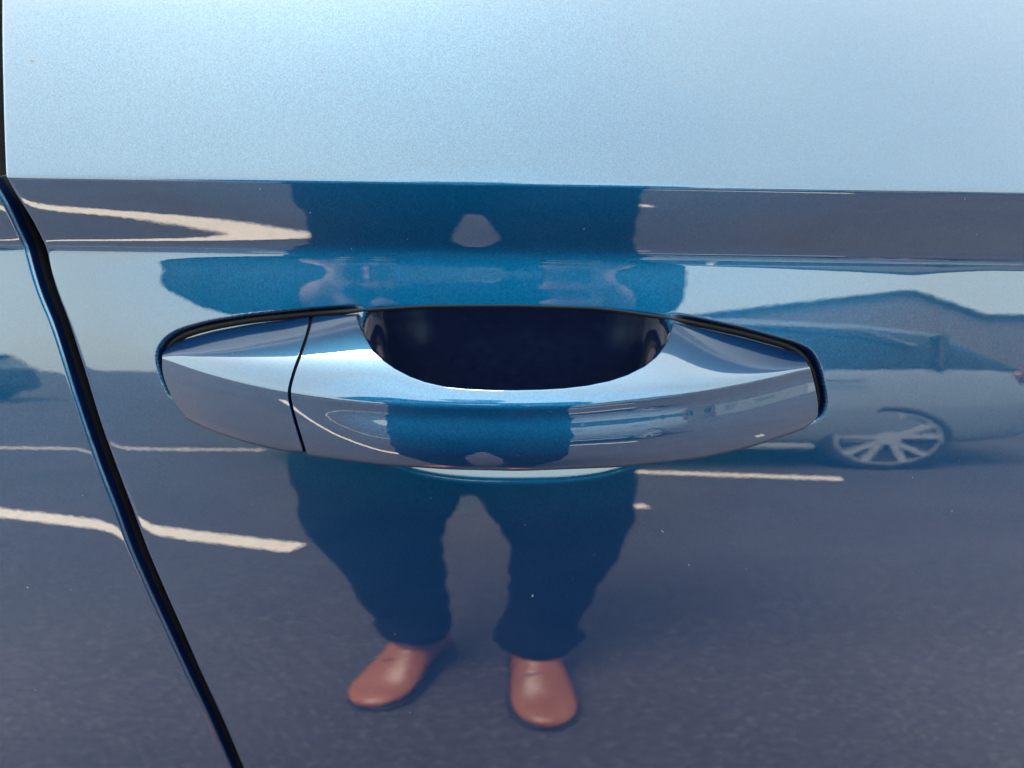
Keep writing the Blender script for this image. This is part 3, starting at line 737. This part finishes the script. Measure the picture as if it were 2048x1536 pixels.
def parked_car(name, loc, rz, color, label, rough=.25):
    root = empty(name, loc, rz); tag(root, label, 'car', 'cars parked across the car park')
    paint = simple(name+'_paint', color, rough, metal=.3, coat=1.0)
    # x, low z, belt z, half width: nose at -x
    st = [(-1.80, .36, .62, .52), (-1.74, .24, .74, .66), (-1.55, .20, .86, .76), (-1.2, .20, .94, .81), (-.75, .20, 1.00, .82), (0, .20, .99, .825), (.8, .20, 1.01, .825), (1.3, .20, 1.03, .80), (1.72, .22, 1.04, .76), (2.00, .28, 1.0, .68), (2.08, .40, .92, .58)]
    V = []
    loop = [(-.90, 0), (-.98, .10), (-1.0, .35), (-.985, .62), (-.95, .90), (-.84, 1.0), (0, 1.03), (.84, 1.0), (.95, .90), (.985, .62), (1.0, .35), (.98, .10), (.90, 0), (0, 0)]
    for x, zl, zb, w in st:
        for fy, fz in loop: V.append((x, fy*w, zl + (zb-zl)*min(fz, 1.0) + (.02 if fz > 1 else 0)))
    n = len(loop); f = []
    for i in range(len(st)-1):
        for k in range(n): f.append((i*n+k, i*n+(k+1) % n, (i+1)*n+(k+1) % n, (i+1)*n+k))
    f.append(tuple(range(n))); f.append(tuple((len(st)-1)*n+k for k in range(n)))
    b = mesh_obj('body', V, f, paint, root)
    bm = bmesh.new(); bm.from_mesh(b.data); bmesh.ops.recalc_face_normals(bm, faces=bm.faces); bm.to_mesh(b.data); bm.free()
    m = b.modifiers.new('round', 'SUBSURF'); m.levels = m.render_levels = 2
    cv, cf = [], []
    for cx_ in (-1.16, 1.24):
        for sd in (-1, 1):
            v_, f_ = ring_loft([((cx_, sd*.58, .33), (.365, 0, 0), (0, 0, .365)), ((cx_, sd*1.1, .33), (.365, 0, 0), (0, 0, .365))], 40); o_ = len(cv); cv += v_; cf += [tuple(i+o_ for i in q) for q in f_]
    cut = mesh_obj('cutter', cv, cf); bmc = bmesh.new(); bmc.from_mesh(cut.data); bmesh.ops.recalc_face_normals(bmc, faces=bmc.faces); bmc.to_mesh(cut.data); bmc.free()
    m = b.modifiers.new('arches', 'BOOLEAN'); m.operation = 'DIFFERENCE'; m.object = cut; m.solver = 'EXACT'
    bpy.context.view_layer.update()
    nm_ = bpy.data.meshes.new_from_object(b.evaluated_get(bpy.context.evaluated_depsgraph_get()))
    b.modifiers.clear(); b.data = nm_; bpy.data.objects.remove(cut)
    nm_.polygons.foreach_set('use_smooth', [True]*len(nm_.polygons))
    em = b.modifiers.new('edges', 'EDGE_SPLIT'); em.split_angle = math.radians(40)
    # cabin: glass block with painted roof and pillars
    cab = [(-.95, .96, .96, .74, .60), (-.30, .96, 1.36, .76, .60), (0, .96, 1.44, .76, .60), (.6, .96, 1.45, .76, .59), (1.2, .96, 1.40, .74, .56), (1.66, .96, 1.30, .70, .54), (1.92, .96, 1.0, .66, .55)]
    V = []
    for x, zb, zt, wb, wt in cab:
        for y, z in ((-wb, zb), (-(wb+wt)/2-.012, (zb+zt)/2), (-wt, zt), (wt, zt), ((wb+wt)/2+.012, (zb+zt)/2), (wb, zb)): V.append((x, y, z))
    f = []
    for i in range(len(cab)-1):
        for k in range(5): f.append((i*6+k, i*6+k+1, (i+1)*6+k+1, (i+1)*6+k))
    gl = mesh_obj('cabin_glass', V, f, GLASS_CAR, root); 
    bm = bmesh.new(); bm.from_mesh(gl.data); bmesh.ops.recalc_face_normals(bm, faces=bm.faces); bm.to_mesh(gl.data); bm.free()
    V = []
    for x, zb, zt, wb, wt in [(-.36, .96, 1.335, .76, .60)] + cab[2:6]:
        for y, dz in ((-wt-.02, -.05), (-wt-.005, .005), (-wt*.6, .035), (0, .045), (wt*.6, .035), (wt+.005, .005), (wt+.02, -.05)): V.append((x, y, zt+dz))
    rf = mesh_obj('roof', V, grid_faces(5, 7), paint, root); fix_normals(rf, (0, 0, 5)); m = rf.modifiers.new('t', 'SOLIDIFY'); m.thickness = .02
    for side in (-1, 1):
        for pts, mt, nm in (([(-.98, .74, .97), (-.34, .61, 1.35)], paint, 'pillar'), ([(.42, .765, .97), (.46, .61, 1.44)], paint, 'pillar'), ([(1.50, .73, .97), (1.62, .56, 1.30)], DARK, 'pillar'),
                            ([(-.30, .625, 1.37), (.3, .625, 1.41), (.9, .62, 1.385), (1.2, .63, 1.33), (1.42, .66, 1.19)], CHROME, 'window_trim')):
            v, fc = limb([(Vector((p[0], side*(p[1]+.006), p[2])), .014 if mt is CHROME else .024) for p in pts], 8); mesh_obj(nm, v, fc, mt, root)
        wheel(root, -1.16, side*.80, side); wheel(root, 1.24, side*.80, side)
        for x in (-1.16, 1.24):
            v, fc = ring_loft([((x, side*.57, .33), (.37, 0, 0), (0, 0, .37)), ((x, side*.60, .33), (.362, 0, 0), (0, 0, .362))], 36); mesh_obj('wheel_arch', v, fc, DARK, root)
        v, fc = limb([((-.78, side*.835, .235), .03), ((.86, side*.835, .235), .03)], 8); mesh_obj('sill', v, fc, simple('sill_grey', (.25, .25, .26), .5), root)
        v, fc = ball((1.93, side*.62, .88), (.07, .07, .09)); mesh_obj('tail_light', v, fc, LENS_R, root)
        v, fc = ball((-1.52, side*.58, .72), (.14, .10, .07)); mesh_obj('headlight', v, fc, LENS_W, root)
        v, fc = limb([((-.72, side*.80, .98), .03), ((-.66, side*.95, 1.02), .055, .045), ((-.66, side*.98, 1.03), .05, .04)], 10); mesh_obj('mirror', v, fc, paint, root)
        for x in (.30, 1.02):
            v, fc = limb([((x-.09, side*.825, .86), .012), ((x+.09, side*.825, .86), .012)], 8); mesh_obj('handle', v, fc, paint, root)
    for sx, w, z in ((-1.775, .45, .42), (2.07, .5, .45)):
        v, fc = limb([((sx, -w*.5, z), .05), ((sx, w*.5, z), .05)], 8); mesh_obj('grille' if sx < 0 else 'plate_recess', v, fc, DARK, root)
    return root
parked_car('silver_car', (.50, -4.01, 0), 0, (.26, .28, .30), 'silver grey hatchback parked behind the person, mirrored right of the handle')
parked_car('dark_car', (-8.6, -10.2, 0), math.radians(8), (.05, .075, .11), 'dark blue hatchback far off, mirrored left of the handle')

# ------------------------------------------------------------------ house behind the silver car
BRICK = simple('dull_brick', (0.20, 0.15, 0.125), 0.9, noise=(9, .2)); TILE = simple('grey_roof_tile', (0.10, 0.095, 0.095), 0.8, noise=(6, .2)); FRAME = simple('white_frame', (0.40, 0.40, 0.39), 0.5); PANE = simple('window_pane', (0.03, 0.035, 0.04), 0.05)
def boxv(x0, x1, y0, y1, z0, z1):
    v = [(x, y, z) for x in (x0, x1) for y in (y0, y1) for z in (z0, z1)]
    return v, [(0, 1, 3, 2), (4, 6, 7, 5), (0, 4, 5, 1), (2, 3, 7, 6), (0, 2, 6, 4), (1, 5, 7, 3)]
def build_house(name, loc, rz, label, wall, out, roofs, wins, door_x):
    house = empty(name, loc, rz); tag(house, label, 'house', 'houses round the car park')
    n_ = len(out); bm = bmesh.new(); A = [bm.verts.new((x, 1.5, z)) for x, z in out]; B = [bm.verts.new((x, -6, z)) for x, z in out]; bm.faces.new(A); bm.faces.new(B[::-1])
    for i in range(n_): bm.faces.new((A[i], A[(i+1) % n_], B[(i+1) % n_], B[i]))
    bm_obj('wall', bm, wall, house, False)
    for (xa, za), (xb_, zb_) in roofs:
        bm = bmesh.new(); d = Vector((xb_-xa, 0, zb_-za)).normalized(); n = Vector((-d.z, 0, d.x))*.14
        q = [Vector((xa, 1.75, za)), Vector((xb_, 1.75, zb_)), Vector((xb_, -6.2, zb_)), Vector((xa, -6.2, za))]
        a = [bm.verts.new(p) for p in q]; b = [bm.verts.new(p+n) for p in q]; bm.faces.new(a[::-1]); bm.faces.new(b)
        for i in range(4): bm.faces.new((a[i], a[(i+1) % 4], b[(i+1) % 4], b[i]))
        bm_obj('roof', bm, TILE, house, False)
    for x, z in wins:
        w = mesh_obj('window', *boxv(x, x+1.5, 1.46, 1.56, z, z+1.2), FRAME, house, False)
        for k in range(2): mesh_obj('pane', *boxv(x+.07+.71*k, x+.72+.71*k, 1.5, 1.568, z+.08, z+1.12), PANE, w, False)
    dr = mesh_obj('door', *boxv(door_x, door_x+.9, 1.46, 1.56, 0, 2.05), FRAME, house, False)
    mesh_obj('handle', *boxv(door_x+.08, door_x+.12, 1.55, 1.61, .98, 1.1), RUBBER, dr, False)
    return house
build_house('pitched_roof_house', (12, -24, 0), 0, 'brick house with long pitched roof behind the silver car', BRICK, [(-8.5, 0), (-8.5, 3.9), (0.1, 6.2), (2.1, 4.6), (10, 4.6), (10, 0)],
            (((-8.9, 3.85), (0.1, 6.26)), ((0.1, 6.26), (2.2, 4.62)), ((2.2, 4.66), (10.3, 4.66))), ((-6.5, 1.0), (-3.2, 1.0), (3.8, 1.0), (6.9, 1.0), (3.8, 3.05), (6.9, 3.05)), .6)
RENDERED = simple('white_render', (0.26, 0.26, 0.25), 0.9, noise=(4, .08))
build_house('rendered_house', (21, -12, 0), math.radians(62), 'pale rendered house far right, glinting in the right end of the grip', RENDERED, [(-7, 0), (-7, 4.8), (0, 6.6), (7, 4.8), (7, 0)],
            (((-7.4, 4.75), (0, 6.68)), ((0, 6.68), (7.4, 4.75))), ((-6.0, 1.0), (-2.8, 1.0), (3.4, 1.0), (-6.0, 3.2), (-2.8, 3.2), (.2, 3.2), (3.4, 3.2)), .6)
